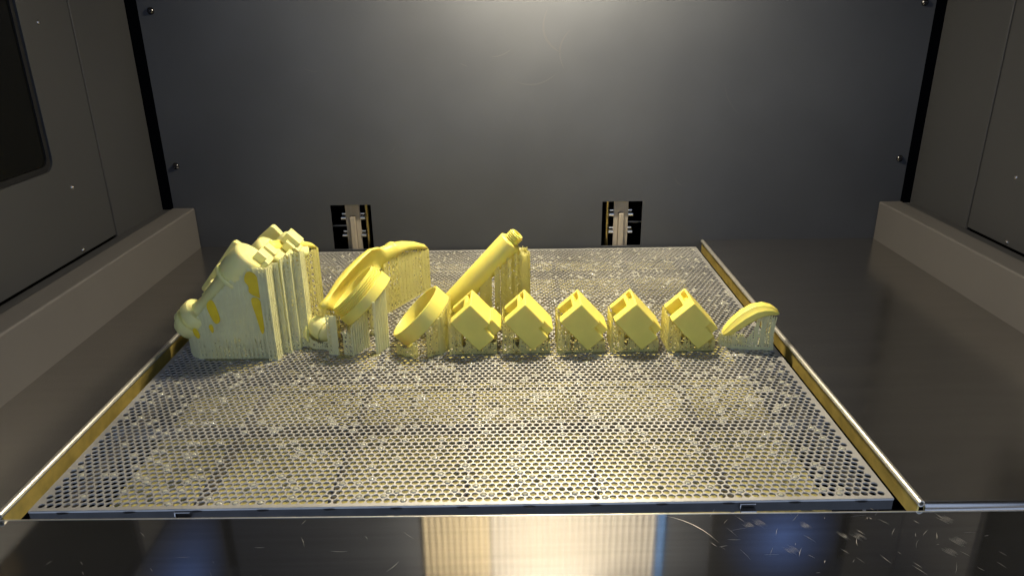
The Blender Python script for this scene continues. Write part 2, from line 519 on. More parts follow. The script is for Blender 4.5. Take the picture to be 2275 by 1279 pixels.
for c in range(9):      # bundles of parallel scuffs
    x, y = rs.uniform(0.15, 0.33), rs.uniform(-0.075, -0.018)
    ang = math.radians(-55 + rs.uniform(-8, 8))
    for k in range(rs.randint(3, 6)):
        scratch(x + k*0.0011, y + k*0.0005, ang + rs.uniform(-0.05, 0.05), rs.uniform(0.005, 0.010), 0.00014)
scratch(0.152, -0.030, math.radians(-42), 0.042, 0.00035, -0.12)
stuff(mb.build('scratches', M_scr, t))

# ================================================================== RESIN BELOW
mb = MB()
NX, NY = 40, 40
mb.box((-0.262, 0.002, -0.032), (0.264, 0.566, -0.0185))
structure(mb.build('resin_pool', M_pool))

# ================================================================== BUILD PLATE
plate = thing('build_plate', 'perforated steel build plate dotted with clear resin drops', 'build plate', (0, 0.284, 0))
PX, PY0, PYR, NR, NC = 0.00588, 0.0057, 0.005092, 110, 101
X0 = -0.2942
def hole_xy(r, c):
    return X0 + PX*c + (PX/2 if r % 2 else 0), PY0 + PYR*r
def ncols(r):
    return NC if r % 2 == 0 else NC - 1
cells = [(r, c) for r in range(NR) for c in range(ncols(r))]
ctr = np.array([hole_xy(r, c) for r, c in cells])
RC = PX/math.sqrt(3)
RY = PYR/1.5        # stretch so that the cells tile at the row pitch
H0, H1 = 0.00250, 0.00238
seg = 12
ca = np.array([math.radians(30 + 60*k) for k in range(6)])
cx_, cy_ = np.cos(ca)*RC, np.sin(ca)*RY
ha = np.array([math.radians(30 + 30*k) for k in range(seg)])
hx, hy = np.cos(ha), np.sin(ha)
N = len(cells)
per = 6 + seg*3
verts = np.zeros((N, per, 3))
verts[:, :6, 0] = ctr[:, None, 0] + cx_; verts[:, :6, 1] = ctr[:, None, 1] + cy_
for ring, (rad, z) in enumerate(((H0, 0.0), (H1, -0.00025), (H1, -0.0011))):
    a = 6 + ring*seg
    verts[:, a:a+seg, 0] = ctr[:, None, 0] + hx*rad
    verts[:, a:a+seg, 1] = ctr[:, None, 1] + hy*rad
    verts[:, a:a+seg, 2] = z
fl = []
for k in range(6):
    k2 = (k+1) % 6
    fl.append([k, k2, 6 + (2*k+2) % seg, 6 + 2*k+1, 6 + 2*k])
quads = []
for ring in range(2):
    a = 6 + ring*seg
    for k in range(seg):
        k2 = (k+1) % seg
        quads.append([a+k, a+k2, a+seg+k2, a+seg+k])
base = (np.arange(N)*per)
F5 = (np.array(fl)[None] + base[:, None, None]).reshape(-1, 5)
F4 = (np.array(quads)[None] + base[:, None, None]).reshape(-1, 4)
# border n-gons round the hole field
B0, B1, BY0, BY1 = -0.3, 0.3, 0.0, 0.568
vl = list(map(tuple, verts.reshape(-1, 3)))
border = []
def addv(x, y):
    vl.append((x, y, 0.0)); return len(vl)-1
cid = {rc: i for i, rc in enumerate(cells)}
def corner(r, c, k):
    return cid[(r, c)]*per + k
# left and right chains (corner order: 0=30deg,1=90,2=150,3=210,4=270,5=330)
leftc, rightc = [], []
for r in range(NR):
    n = ncols(r)
    leftc += [corner(r, 0, 3), corner(r, 0, 2)]
    rightc += [corner(r, n-1, 5), corner(r, n-1, 0)]
bot = []
for c in range(ncols(0)):
    bot += [corner(0, c, 3), corner(0, c, 4)]
bot.append(corner(0, ncols(0)-1, 5))
topc = []
for c in range(ncols(NR-1)):
    topc += [corner(NR-1, c, 2), corner(NR-1, c, 1)]
topc.append(corner(NR-1, ncols(NR-1)-1, 0))
bl, br, tl, tr = addv(B0, BY0), addv(B1, BY0), addv(B0, BY1), addv(B1, BY1)
def strip(chain, a, b, axis):
    """quads between a straight plate edge (a to b) and a jagged chain"""
    prev_e, prev_c = a, chain[0]
    out = []
    for i, c in enumerate(chain[1:]):
        p = vl[c]
        if i == len(chain) - 2:
            e = b
        else:
            e = addv(p[0], vl[a][1]) if axis == 0 else addv(vl[a][0], p[1])
        out.append((prev_e, e, c, prev_c))
        prev_e, prev_c = e, c
    return out
S4 = strip(leftc, bl, tl, 1) + strip(rightc, br, tr, 1) + strip(bot, bl, br, 0) + strip(topc, tl, tr, 0)
me = bpy.data.meshes.new('perforated_sheet')
faces = [tuple(f) for f in F5] + [tuple(f) for f in F4] + S4
me.from_pydata(vl, [], faces)
bm = bmesh.new(); bm.from_mesh(me)
for f in bm.faces:
    if abs(f.normal.z) > 0.9 and f.normal.z < 0: f.normal_flip()
bm.to_mesh(me); bm.free()
me.materials.append(M_plate)
po = bpy.data.objects.new('perforated_sheet', me); COL.objects.link(po)
po.parent = plate; po.matrix_parent_inverse = Matrix.Translation(-plate.location)

# edge flanges, welds, clips, ribs of the frame below
for (a, b) in (((-0.3, 0.0002, -0.0095), (0.3, 0.0016, -0.0019)), ((-0.3, 0.5664, -0.0095), (0.3, 0.5679, -0.0004)),
               ((-0.3, 0.0017, -0.0095), (-0.2986, 0.5663, -0.0004)), ((0.2986, 0.0017, -0.0095), (0.3, 0.5663, -0.0004))):
    mb = MB(); mb.box(a, b); mb.build('flange', M_dark, plate)
mb = MB(); mb.tube([(-0.3, 0.0006, -0.0010), (0.3, 0.0006, -0.0010)], 0.0010, 10); mb.build('folded_edge', M_plate, plate, smooth=True)
for k in range(13):
    x = -0.277 + 0.0462*k
    mb = MB(); mb.tube([(x-0.004, -0.0002, -0.0022), (x-0.001, -0.0007, -0.0024), (x+0.002, -0.0006, -0.0021), (x+0.0045, -0.0002, -0.0023)], [0.0004, 0.0010, 0.0009, 0.0004], 8)
    mb.build('weld_bead', M_dark, plate, smooth=True)
for x in (-0.1940, 0.1985):
    mb = MB(); mb.box((x-0.0055, -0.0012, -0.0030), (x+0.0055, -0.0001, -0.0021)); mb.box((x-0.0055, -0.0040, -0.0078), (x+0.0055, -0.0001, -0.0062)); mb.box((x-0.0055, -0.0012, -0.0061), (x-0.0045, -0.0001, -0.0031))
    mb.build('clip', M_steel, plate, bevel=0.0003)
RX = [-0.2815, -0.1881, -0.0940, 0.0018, 0.0961, 0.1903, 0.2835]
RYS = [0.0165, 0.1100, 0.2026, 0.2960, 0.3890, 0.4820, 0.5560]
for x in RX:
    mb = MB(); mb.box((x-0.0009, 0.004, -0.0140), (x+0.0009, 0.564, -0.0020)); mb.build('rib', M_rib, plate)
for y in RYS[1:]:
    for x0, x1 in zip([-0.2985] + RX, RX + [0.2985]):
        mb = MB(); mb.box((x0+0.0010, y-0.0009, -0.0135), (x1-0.0010, y+0.0009, -0.0025)); mb.build('cross_rib', M_rib, plate)

# clear drops bridging holes
rd = random.Random(11)
def clump(x, y):
    return 0.5 + 0.5*math.sin(x*37 + 1.3*math.sin(y*29)) * math.cos(y*41 + 0.7)
chosen = [i for i, (x, y) in enumerate(ctr) if rd.random() < 0.055 + 0.075*clump(x, y)]
chosen.sort(key=lambda i: ctr[i][1])
def drop_mesh():
    d = MB()
    d.lathe([(-0.0010, 0.0), (-0.0010, 0.0012), (-0.0005, 0.0020), (-0.0001, 0.00212), (0.0003, 0.0017), (0.00062, 0.0009), (0.0007, 0.0)], (0, 0, 0), (0, 0, 1), 12)
    return d
dm = drop_mesh()
proto = dm.build('resin_drop', M_drop, plate, smooth='all')
proto.location = (*ctr[chosen[0]], 0)
for i in chosen[1:300]:
    c = link_copy(proto, plate, (*ctr[i], rd.uniform(-0.0002, 0.0001)))
big = MB()
dv = np.array(dm.v)
for i in chosen[300:]:
    big.add(dv + np.array([ctr[i][0], ctr[i][1], rd.uniform(-0.0002, 0.0002)]), dm.f)
stuff(big.build('resin_drops', M_drop, plate, smooth='all'))

# ================================================================== LIFT ARMS in the slots
for n_, (x, sgn, lab) in enumerate(((-0.1842, 1, 'left lift arm in the slot behind the ladle shaped print'), (0.1945, -1, 'right lift arm in the back wall slot beyond the boxes'))):
    t = thing('lift_arm', lab, 'lift arm', (x, 0.585, 0.0), group='lift arms in the back wall slots')
    mb = MB(); mb.box((x-0.0100, 0.5850, -0.02), (x-0.0043, 0.5890, 0.068)); mb.box((x+0.0043, 0.5850, -0.02), (x+0.0100, 0.5890, 0.068)); mb.box((x-0.0043, 0.5851, 0.0475), (x+0.0043, 0.5890, 0.068)); mb.box((x-0.0042, 0.5875, -0.02), (x+0.0042, 0.5889, 0.0474))
    mb.build('arm_plate', M_arm, t)
    mb = MB(); mb.box((x-0.0036, 0.5790, -0.0035), (x+0.0036, 0.5872, 0.0466)); mb.build('tongue', M_arm, t, bevel=0.0006)
    for sx in (-1, 1):
        for z in (0.0440, 0.0185):
            mb = MB()
            mb.lathe([(0, 0.0030), (0.0065, 0.0030), (0.0066, 0.0022), (0.0068, 0)], (x + sx*0.0102, 0.5865, z), (sx, 0, 0), 12)
            mb.lathe([(0, 0.0018), (0.0055, 0.0018)], (x + sx*0.0102, 0.5890, z + 0.0055), (sx, 0, 0), 10)
            mb.build('bolt', M_chrome, t, smooth=True)
    mb = MB(); mb.tube([(x + sgn*0.0182, 0.596, -0.02), (x + sgn*0.0182, 0.596, 0.09)], 0.0028, 12); mb.build('guide_rod', M_brass, t, smooth=True)
    mb = MB(); mb.tube([(x - sgn*0.0115, 0.600, 0.0290), (x - sgn*0.033, 0.600, 0.0288)], 0.0011, 8); mb.build('cross_rod', M_arm, t, smooth=True)

# ================================================================== SUPPORT LATTICES
def resample(path, d):
    pts = [V(p) for p in path]; out = [pts[0]]
    for a, b in zip(pts[:-1], pts[1:]):
        L = np.linalg.norm(b-a); n = max(1, int(round(L/d)))
        out += [a + (b-a)*i/n for i in range(1, n+1)]
    return out
def curtain(mb, path, ztop, cell=0.0022, keep=0.80, strut=3, sw=0.0009, rng=None, zbot=0.0, raft=True, keep_low=None, wob=0.0, cross=False, web=0.72, lacy=0.004):
    """lattice wall: thin prisms for posts, triangulated web with small openings"""
    rng = rng or random
    P = resample(path, cell)
    zt = [max(zbot, ztop(p)) for p in P]
    th = 0.00022
    nseg = len(P) - 1
    bay = {}
    for i in range(nseg):
        a, b = P[i], P[i+1]
        h = min(zt[i], zt[i+1])
        if h - zbot < 0.0008: continue
        q = i // strut
        if q not in bay:
            bay[q] = rng.random() < web
        d = nrm(np.array([b[0]-a[0], b[1]-a[1]]))
        nn = np.array([-d[1], d[0], 0])*th
        rows = max(1, int(round((h-zbot)/cell)))
        lace = zbot + lacy*rng.uniform(0.6, 1.3)
        for j in range(rows):
            f0, f1 = j/rows, (j+1)/rows
            def pt(q_, zz, f):
                return np.array([q_[0], q_[1], zbot + (zz-zbot)*f])
            q00, q10, q11, q01 = pt(a, zt[i], f0), pt(b, zt[i+1], f0), pt(b, zt[i+1], f1), pt(a, zt[i], f1)
            c = (q00+q10+q11+q01)/4
            k = keep if keep_low is None else keep_low + (keep-keep_low)*min(1, (j*cell)/0.014)
            if not bay[q]: k *= 0.22
            if c[2] < lace: k *= 0.35
            for (u, v) in ((q00, q10), (q10, q11), (q11, q01), (q01, q00)):
                if rng.random() < k:
                    mb.add([u+nn, v+nn, c+nn, u-nn, v-nn, c-nn], [(0,1,2),(5,4,3)])
    # crossed braces in open bays and in the lacy foot
    for i in range(0, nseg - strut + 1, strut):
        q = i // strut
        ztop_ = min(zt[i], zt[i+strut])
        lim = ztop_ if not bay.get(q, True) else min(ztop_, zbot + lacy)
        st_ = max(0.0035, strut*cell*1.1)
        z = zbot
        while z < lim - 0.002:
            z2 = min(z + st_, ztop_)
            mb.bar((P[i][0], P[i][1], z), (P[i+strut][0], P[i+strut][1], z2), 0.0008)
            mb.bar((P[i+strut][0], P[i+strut][1], z), (P[i][0], P[i][1], z2), 0.0008)
            z = z2
    for i in range(0, len(P), strut):
        if zt[i] - zbot < 0.001: continue
        p = P[i]; w = sw*rng.uniform(0.75, 1.2)
        wx, wy = rng.uniform(-wob, wob), rng.uniform(-wob, wob)
        mid = ((p[0]+wx), (p[1]+wy), (zbot+zt[i])/2)
        mb.bar((p[0], p[1], zbot), mid, w); mb.bar(mid, (p[0], p[1], zt[i]), w)
    if cross:
        K = 2
        for i in range(0, len(P)-K, K):
            z = zbot
            while z < min(zt[i], zt[i+K]) - 0.003:
                z2 = min(z + cell*K, zt[i], zt[i+K])
                mb.bar((P[i][0], P[i][1], z), (P[i+K][0], P[i+K][1], z2), 0.0008)
                mb.bar((P[i+K][0], P[i+K][1], z), (P[i][0], P[i][1], z2), 0.0008)
                z = z2
    if raft:
        for i in range(nseg):
            if rng.random() < 0.85:
                mb.bar((P[i][0], P[i][1], 0.0005), (P[i+1][0], P[i+1][1], 0.0005), 0.0024*rng.uniform(0.7, 1.3), 0.0009)
def posts(mb, pts, ztop, w, rng=None):
    for p in pts:
        mb.bar((p[0], p[1], 0), (p[0], p[1], ztop(p)), w, w*0.8)
        mb.bar((p[0]-w*0.9, p[1], 0.0004), (p[0]+w*0.9, p[1], 0.0004), w*1.3, 0.0008)
def sup(mb, parent, material, name='support_lattice'):
    return stuff(mb.build(name, material, parent, recalc=False))

A45 = nrm((1, 0, 1)); N45 = nrm((-1, 0, 1)); YV = V(0, 1, 0)

# ------------------------------------------------------------------ five tilted boxes
E1 = nrm((0.0206, 0, 0.0186)); E2 = np.array([E1[2], 0, -E1[0]])
BL, BW, BD = 0.0278, 0.0418, 0.0420      # short side, long side, depth
us = [0, 0.0027, 0.0170, 0.0205, 0.0255, BL, BL + 0.0022]
vs = [0, 0.0085, 0.0130, 0.0200, 0.0340, 0.0380, BD]
ws = [0, 0.0065, 0.0105, 0.0275, BW]
pad = [True]
def solid(i, j, k):
    u, v, w = (us[i]+us[i+1])/2, (vs[j]+vs[j+1])/2, (ws[k]+ws[k+1])/2
    if u > BL:                             # raised pad on the upper right face
        return pad[0] and w > 0.0275 and v > 0.0085
    if w > 0.0275 and u > 0.0205 and v < 0.0085:   # notch in the front corner
        return False
    if k < 2 and u < 0.0170 and 0.0130 < v < 0.0340:   # large pocket open to the lower left
        return False
    if k < 1 and 0.0205 < u < 0.0255 and 0.0200 < v < 0.0380:   # small slot
        return False
    return True
def box_tf(p):
    u, v, w = p
    return (np.array([0, 0, 0]) + E1*(u - BL) + E2*w + YV*v)
box_mesh = voxel(us, vs, ws, solid, box_tf)
pad[0] = False
plain_mesh = voxel(us, vs, ws, solid, box_tf)
tops = [(-0.0027, 0.232, 0.0538), (0.0501, 0.232, 0.0535), (0.1042, 0.232, 0.0528), (0.1575, 0.232, 0.0526), (0.2131, 0.232, 0.0524)]
blabels = ['tilted yellow box beside the plain ring and before the bottle', 'tilted yellow box before the right end of the bottle supports',
           'middle one of the five tilted yellow boxes in the row', 'tilted yellow box second from the small curved piece',
           'tilted yellow box right beside the small curved piece']
for bi, T in enumerate(tops):
    T = V(T)
    t = thing('slotted_box', blabels[bi], 'printed box', (T[0]+0.004, T[1]+0.02, 0), group='tilted slotted boxes in a row')
    if bi < 2:
        b0 = (box_mesh if bi == 0 else plain_mesh).build('body', M_res, None, bevel=0.0010, bseg=3)
        b0.parent = t
        b0.location = Vector(T) - t.location
    else:
        link_copy(b0, t, Vector(T) - t.location)
    r_ = random.Random(100 + bi)
    mb = MB()
    L_ = T - E1*BL; Bm = L_ + E2*BW; Rr = T + E2*BW
    def under(p):
        x = p[0]
        if x < Bm[0]:
            return L_[2] + (x - L_[0])*(Bm[2]-L_[2])/(Bm[0]-L_[0]) if x > L_[0] - 1e-6 else L_[2] + (L_[0]-x)*0.9
        return Bm[2] + (x - Bm[0])*(Rr[2]-Bm[2])/(Rr[0]-Bm[0])
    for y in (T[1]+0.003, T[1]+0.037):
        x0 = L_[0] - 0.0015
        curtain(mb, [(x0, y), (x0+0.0115, y)], under, keep=0.62, rng=r_, strut=2, sw=0.0010, web=0.55)
        curtain(mb, [(x0+0.0115, y), (x0+0.0165, y)], lambda p: min(under(p), 0.006 + abs(p[0]-x0-0.014)*2.2), keep=0.8, rng=r_)
        curtain(mb, [(x0+0.0165, y), (Bm[0], y)], lambda p: min(under(p), 0.016), keep=0.82, rng=r_, strut=2)
        curtain(mb, [(Bm[0], y), (Bm[0]+0.0165, y)], lambda p: min(under(p), 0.0125), keep=0.72, rng=r_, strut=2)
    for x in (L_[0]-0.0015, L_[0]+0.010):
        curtain(mb, [(x, T[1]+0.003), (x, T[1]+0.037)], under, keep=0.6, rng=r_, web=0.4)
    curtain(mb, [(Bm[0]+0.0165, T[1]+0.004), (Bm[0]+0.0165, T[1]+0.036)], lambda p: 0.0125, keep=0.7, rng=r_)
    sup(mb, t, M_sup)

# ------------------------------------------------------------------ plain ring
def ring(prof, c, axis, seg=56):
    mb = MB(); mb.lathe(prof, c, axis, seg, closed=True); return mb
DN = nrm((1, 0, -1))
c2 = V(-0.0605, 0.262, 0.0365)
t = thing('plain_ring', 'plain yellow ring tilted open beside the row of boxes', 'printed ring', (-0.055, 0.262, 0))
pr = [(0, 0.0305), (0, 0.0322), (0.0006, 0.0328), (0.0155, 0.0328), (0.0162, 0.0320), (0.0162, 0.0300), (0.0150, 0.0296), (0.0015, 0.0298)]
ring(pr, c2, DN, 72).build('band', M_res, t, smooth=True)
r_ = random.Random(21); mb = MB()
cb = c2 + DN*0.0162
def un2(p): return max(0.002, cb[2] + (p[0]-cb[0]) - 0.0004)
curtain(mb, [(-0.0775, 0.240), (-0.0690, 0.2310), (-0.0560, 0.2290)], lambda p: max(0.010, un2(p)), keep=0.85, rng=r_, strut=2, keep_low=0.6)
curtain(mb, [(-0.0725, 0.262), (-0.0560, 0.2330)], lambda p: 0.008, keep=0.7, rng=r_, strut=2)
curtain(mb, [(-0.0460, 0.2300), (-0.0310, 0.2385), (-0.0268, 0.2480)], un2, keep=0.72, rng=r_, strut=3)
curtain(mb, [(-0.0400, 0.2420), (-0.0268, 0.2480), (-0.0262, 0.2760), (-0.038, 0.288)], un2, keep=0.85, rng=r_, strut=2, sw=0.0014)
posts(mb, [(-0.0345 + 0.0014*i, 0.2350 + 0.0026*i) for i in range(6)], un2, 0.0017)
sup(mb, t, M_sup)

# ------------------------------------------------------------------ threaded ring
c1 = V(-0.1222, 0.2665, 0.0608)
t = thing('threaded_ring', 'threaded yellow ring tilted in front of the ladle shaped print', 'printed ring', (-0.115, 0.262, 0))
pr = [(0, 0.0265), (0, 0.0288)]
for k in range(4):
    s0 = 0.0022 + 0.0021*k
    pr += [(s0, 0.0284), (s0+0.0005, 0.0301), (s0+0.0011, 0.0301), (s0+0.0016, 0.0284)]
pr += [(0.0108, 0.0287), (0.0110, 0.0310), (0.0116, 0.0316), (0.0218, 0.0316), (0.0224, 0.0308), (0.0224, 0.0268), (0.0210, 0.0262)]
ring(pr, c1, DN, 72).build('band', M_res, t, smooth=True)
r_ = random.Random(22); mb = MB()
cb1 = c1 + DN*0.0224
def un1(p): return max(0.004, cb1[2] + (p[0]-cb1[0]) - 0.0003)
curtain(mb, [(-0.1450, 0.2400), (-0.1345, 0.2375)], lambda p: 0.042, keep=0.97, rng=r_, strut=2, keep_low=0.8)
curtain(mb, [(-0.1290, 0.2372), (-0.1205, 0.2362)], lambda p: 0.026, keep=0.95, rng=r_, strut=2, keep_low=0.75)
for i in range(8):
    x, y = -0.1200 + 0.0016*i, 0.2362 + 0.0030*i
    mb.bar((x, y, 0), (x, y, un1((x,))), 0.0013, 0.0026)
    mb.bar((x-0.001, y, 0.0004), (x+0.001, y, 0.0004), 0.003, 0.0008)
curtain(mb, [(-0.1205, 0.2362), (-0.1085, 0.2590)], un1, keep=0.95, rng=r_, strut=4)
for i in range(6):
    x, y = -0.0970 + 0.0017*i, 0.2390 + 0.0031*i
    mb.bar((x, y, 0), (x, y, un1((x,)) + 0.002), 0.0024, 0.0026)
    mb.bar((x-0.001, y, 0.0004), (x+0.001, y, 0.0004), 0.003, 0.0008)
curtain(mb, [(-0.1300, 0.262), (-0.1180, 0.285), (-0.098, 0.288)], un1, keep=0.8, rng=r_, strut=3)
sup(mb, t, M_sup2)

# ------------------------------------------------------------------ knob beside the cluster
t = thing('rounded_knob', 'small rounded knob between the tall cluster and the threaded ring', 'printed knob', (-0.156, 0.263, 0))
kc = V(-0.1555, 0.2620, 0.0185)
mb = MB()
ax = nrm((0.72, -0.30, -0.32))
prof = [(-0.0150*math.cos(a), 0.0122*math.sin(a)**0.85) for a in np.linspace(0.05, 1.75, 12)]
prof += [(0.0034, 0.0119), (0.0038, 0.0104), (0.0052, 0.0102), (0.0056, 0.0112), (0.0085, 0.0104), (0.0135, 0.0066), (0.0170, 0.0030), (0.0174, 0.0)]
mb.lathe(prof, kc, ax, 32)
mb.build('bulb', M_pale, t, smooth=True)
mb = MB(); mb.lathe([(-0.0150, 0.0), (-0.0150, 0.006), (-0.0100, 0.0110), (-0.0088, 0.0112), (-0.0085, 0.006)], kc + V(-0.004, 0.001, -0.004), nrm((0.8, -0.1, 0.1)), 24)
mb.build('collar', M_pale, t, smooth=True)
r_ = random.Random(23); mb = MB()
curtain(mb, [(-0.1720, 0.262), (-0.1640, 0.2515), (-0.1480, 0.2490), (-0.1400, 0.2560)], lambda p: 0.0075 + 0.006*abs(p[0]+0.156)/0.016, keep=0.66, rng=r_, strut=1, sw=0.0008)
curtain(mb, [(-0.1700, 0.270), (-0.1430, 0.268)], lambda p: 0.009, keep=0.7, rng=r_, strut=2)
curtain(mb, [(-0.1735, 0.262), (-0.1690, 0.258)], lambda p: 0.018, keep=0.7, rng=r_, strut=1)
sup(mb, t, M_sup2)

# ------------------------------------------------------------------ ladle shaped print and its twin behind the cluster
def ladle(shift, label, name='ladle_print', only_handle=False, mt=None, seedn=31):
    P0 = V(-0.119, 0.3246, 0); PD = nrm((0.0528, 0.0948, 0)); WV = np.array([PD[1], -PD[0], 0])   # WV towards the camera side
    st = [  # x, y, z top, z bottom, half width, dish
        (-0.1545, 0.2615, 0.0455, 0.0395, 0.0030, 0.0),
        (-0.1500, 0.2690, 0.0485, 0.0365, 0.0050, 0.0),
        (-0.1450, 0.2780, 0.0525, 0.0290, 0.0080, 0.35),
        (-0.1370, 0.2920, 0.0615, 0.0290, 0.0120, 0.75),
        (-0.1280, 0.3085, 0.0700, 0.0350, 0.0135, 0.85),
        (-0.1190, 0.3246, 0.0765, 0.0430, 0.0125, 0.85),
        (-0.1120, 0.3370, 0.0800, 0.0500, 0.0100, 0.70),
        (-0.1075, 0.3455, 0.0775, 0.0550, 0.0085, 0.05),
        (-0.1055, 0.3490, 0.0755, 0.0565, 0.0080, 0.0),
        (-0.0975, 0.3635, 0.0750, 0.0590, 0.0085, 0.0),
        (-0.0968, 0.3648, 0.0763, 0.0592, 0.0092, 0.0),
        (-0.0955, 0.3670, 0.0763, 0.0595, 0.0092, 0.0),
        (-0.0945, 0.3690, 0.0748, 0.0598, 0.0088, 0.0),
        (-0.0860, 0.3840, 0.0715, 0.0600, 0.0088, 0.0),
        (-0.0770, 0.4000, 0.0660, 0.0565, 0.0080, 0.0),
        (-0.0690, 0.4140, 0.0590, 0.0520, 0.0062, 0.0),
        (-0.0645, 0.4220, 0.0515, 0.0500, 0.0030, 0.0)]
    if only_handle: st = st[8:]
    sh = V(shift)
    t = thing(name, label, 'printed ladle', (st[len(st)//2][0]+sh[0], st[len(st)//2][1]+sh[1], 0), group='ladle shaped prints')
    loops = []
    n = len(st)
    cs = [V(s[0], s[1], (s[2]+s[3])/2) + sh for s in st]
    for i, s in enumerate(st):
        d = nrm(cs[min(i+1, n-1)] - cs[max(i-1, 0)])
        uvec = nrm(np.cross(d, -WV)); 
        if uvec[2] < 0: uvec = -uvec
        h = (s[2]-s[3])/2*max(0.75, uvec[2]); w = s[4]; dish = s[5]
        l = []
        for k in range(20):
            a = 2*math.pi*k/20
            cu, cw = math.cos(a), math.sin(a)
            wv = cw*w
            if cw > 0 and dish > 0:       # hollowed face towards the camera side
                e = abs(cu)
                wv = w*(0.30 - dish*1.05*(1 - e**2.2)) + w*0.25*(1-e)*0
            if cw > 0 and dish == 0 and i > 8: wv = cw*w
            l.append(cs[i] + uvec*h*(abs(cu)**0.8*(1 if cu >= 0 else -1)) + WV*wv)
        loops.append(l)
    mb = MB(); mb.loft(loops)
    mb.build('body', mt or M_res, t, smooth='all')
    r_ = random.Random(seedn); mb = MB()
    hx = [s[0]+sh[0] for s in st]; hb = [s[3]+sh[2] for s in st]
    def un(p): return float(np.interp(p[0], hx, hb)) + 0.001
    a = V(-0.108, 0.3443)+sh[:2]; b = V(-0.0655, 0.4205)+sh[:2]
    w2 = WV[:2]
    curtain(mb, [a + w2*0.006, b + w2*0.005], un, keep=0.84, rng=r_, strut=3, cell=0.0022, sw=0.0010, web=0.78, keep_low=0.85)
    curtain(mb, [a - w2*0.006, b - w2*0.004], un, keep=0.62, rng=r_, strut=5, cell=0.0026, sw=0.0010)
    curtain(mb, [b + w2*0.005, b + V(PD[:2])*0.001, b - w2*0.004], un, keep=0.8, rng=r_, strut=2)
    if not only_handle:
        q = V(-0.1500, 0.2690) + sh[:2]
        curtain(mb, [q + V(-0.004, -0.006), q, q + V(0.007, 0.013)], lambda p: un(p), keep=0.55, rng=r_, strut=2, keep_low=0.4, wob=0.001)
    sup(mb, t, M_sup)
    return t
ladle((0, 0, 0), 'yellow ladle shaped print with hollow bowl behind the threaded ring')
ladle((-0.1125, -0.0735, 0.0265), 'curved yellow handle end peeking out behind the tall cluster', only_handle=True, seedn=32)

# ------------------------------------------------------------------ bottle
t = thing('printed_bottle', 'tilted yellow bottle with a threaded neck behind the boxes', 'printed bottle', (0.0, 0.318, 0))
ax = nrm((0.676, 0, 0.737)); end = V(0.0374, 0.318, 0.0910)
Lb = 0.108
mb = MB()
R = 0.0126
prof = [(-Lb, 0), (-Lb, R-0.002), (-Lb+0.002, R), (-0.0022, R), (-0.0008, R-0.0006), (0.0, R-0.0018), (0.0004, 0.0088), (0.0004, 0)]
mb.lathe(prof, end, ax, 48)
mb.build('body', M_res, t, smooth=True)
mb = MB()
pr = [(0.0006, 0.0070)]
for k in range(4):
    s0 = 0.0012 + 0.0021*k
    pr += [(s0, 0.0072), (s0+0.0005, 0.0083), (s0+0.0010, 0.0083), (s0+0.0015, 0.0072)]
pr += [(0.0098, 0.0072), (0.0105, 0.0066), (0.0105, 0.0052), (0.003, 0.0050), (0.003, 0)]
mb.lathe(pr, end, ax, 36); mb.build('threaded_neck', M_res, t, smooth=True)
r_ = random.Random(41); mb = MB()
def unb(p):
    x = p[0]
    zc = end[2] + (x - end[0])*ax[2]/ax[0]
    dy = min(abs(p[1]-0.318), R*0.98)
    z = zc - math.sqrt(R*R - dy*dy)/ax[0]
    return max(0.004, min(z + 0.0005, 0.0800))
for (x0, x1, y) in ((0.0040, 0.0140, 0.3085), (0.0200, 0.0245, 0.3075), (0.0275, 0.0385, 0.3090), (0.0410, 0.0545, 0.3090), (0.0040, 0.0160, 0.328), (0.0260, 0.0540, 0.328)):
    curtain(mb, [(x0, y), (x1, y)], unb, keep=0.9, rng=r_, strut=3)
for x in (0.0040, 0.0140, 0.0200, 0.0245, 0.0330, 0.0410, 0.0470, 0.0545):
    curtain(mb, [(x, 0.3080), (x, 0.3300)], unb, keep=0.86, rng=r_, strut=2)
curtain(mb, [(0.0470, 0.310), (0.0560, 0.3120), (0.0575, 0.322), (0.0500, 0.330)], lambda p: 0.083 - (p[0]-0.047)*0.6, keep=0.9, rng=r_, strut=2)
sup(mb, t, M_sup)

# ------------------------------------------------------------------ small curved piece at the right
t = thing('curved_piece', 'small curved yellow shell on wispy supports at the right plate edge', 'printed piece', (0.272, 0.245, 0))
st = [(0.2465, 0.0150, 0.0015, 0.0040), (0.2505, 0.0180, 0.0045, 0.0065), (0.2580, 0.0258, 0.0062, 0.0085), (0.2670, 0.0335, 0.0072, 0.0095),
      (0.2760, 0.0392, 0.0070, 0.0098), (0.2840, 0.0412, 0.0060, 0.0095), (0.2910, 0.0405, 0.0046, 0.0085), (0.2965, 0.0382, 0.0030, 0.0065), (0.3000, 0.0362, 0.0008, 0.0025)]
cs = [V(s[0], 0.243, s[1]) for s in st]
loops = []
for i, s in enumerate(st):
    d = nrm(cs[min(i+1, len(st)-1)] - cs[max(i-1, 0)])
    uu = nrm(np.cross(d, (0, 1, 0)))
    if uu[2] < 0: uu = -uu
    l = []
    for (a_, b_) in ((-1, -0.55), (-0.92, 0.25), (-0.55, 0.62), (-0.45, 0.86), (0.0, 1.0), (0.5, 0.9), (0.92, 0.5), (1.0, -0.1), (0.9, -0.75), (0.0, -0.95), (-0.8, -0.85)):
        l.append(cs[i] + YV*a_*s[3] + uu*b_*s[2])
    loops.append(l)
mb = MB(); mb.loft(loops); mb.build('shell', M_res, t, smooth=True)
r_ = random.Random(51); mb = MB()
hx = [s[0] for s in st]; hb = [s[1]-s[2]*0.9 for s in st]
def unc(p): return max(0.004, float(np.interp(p[0], hx, hb)))
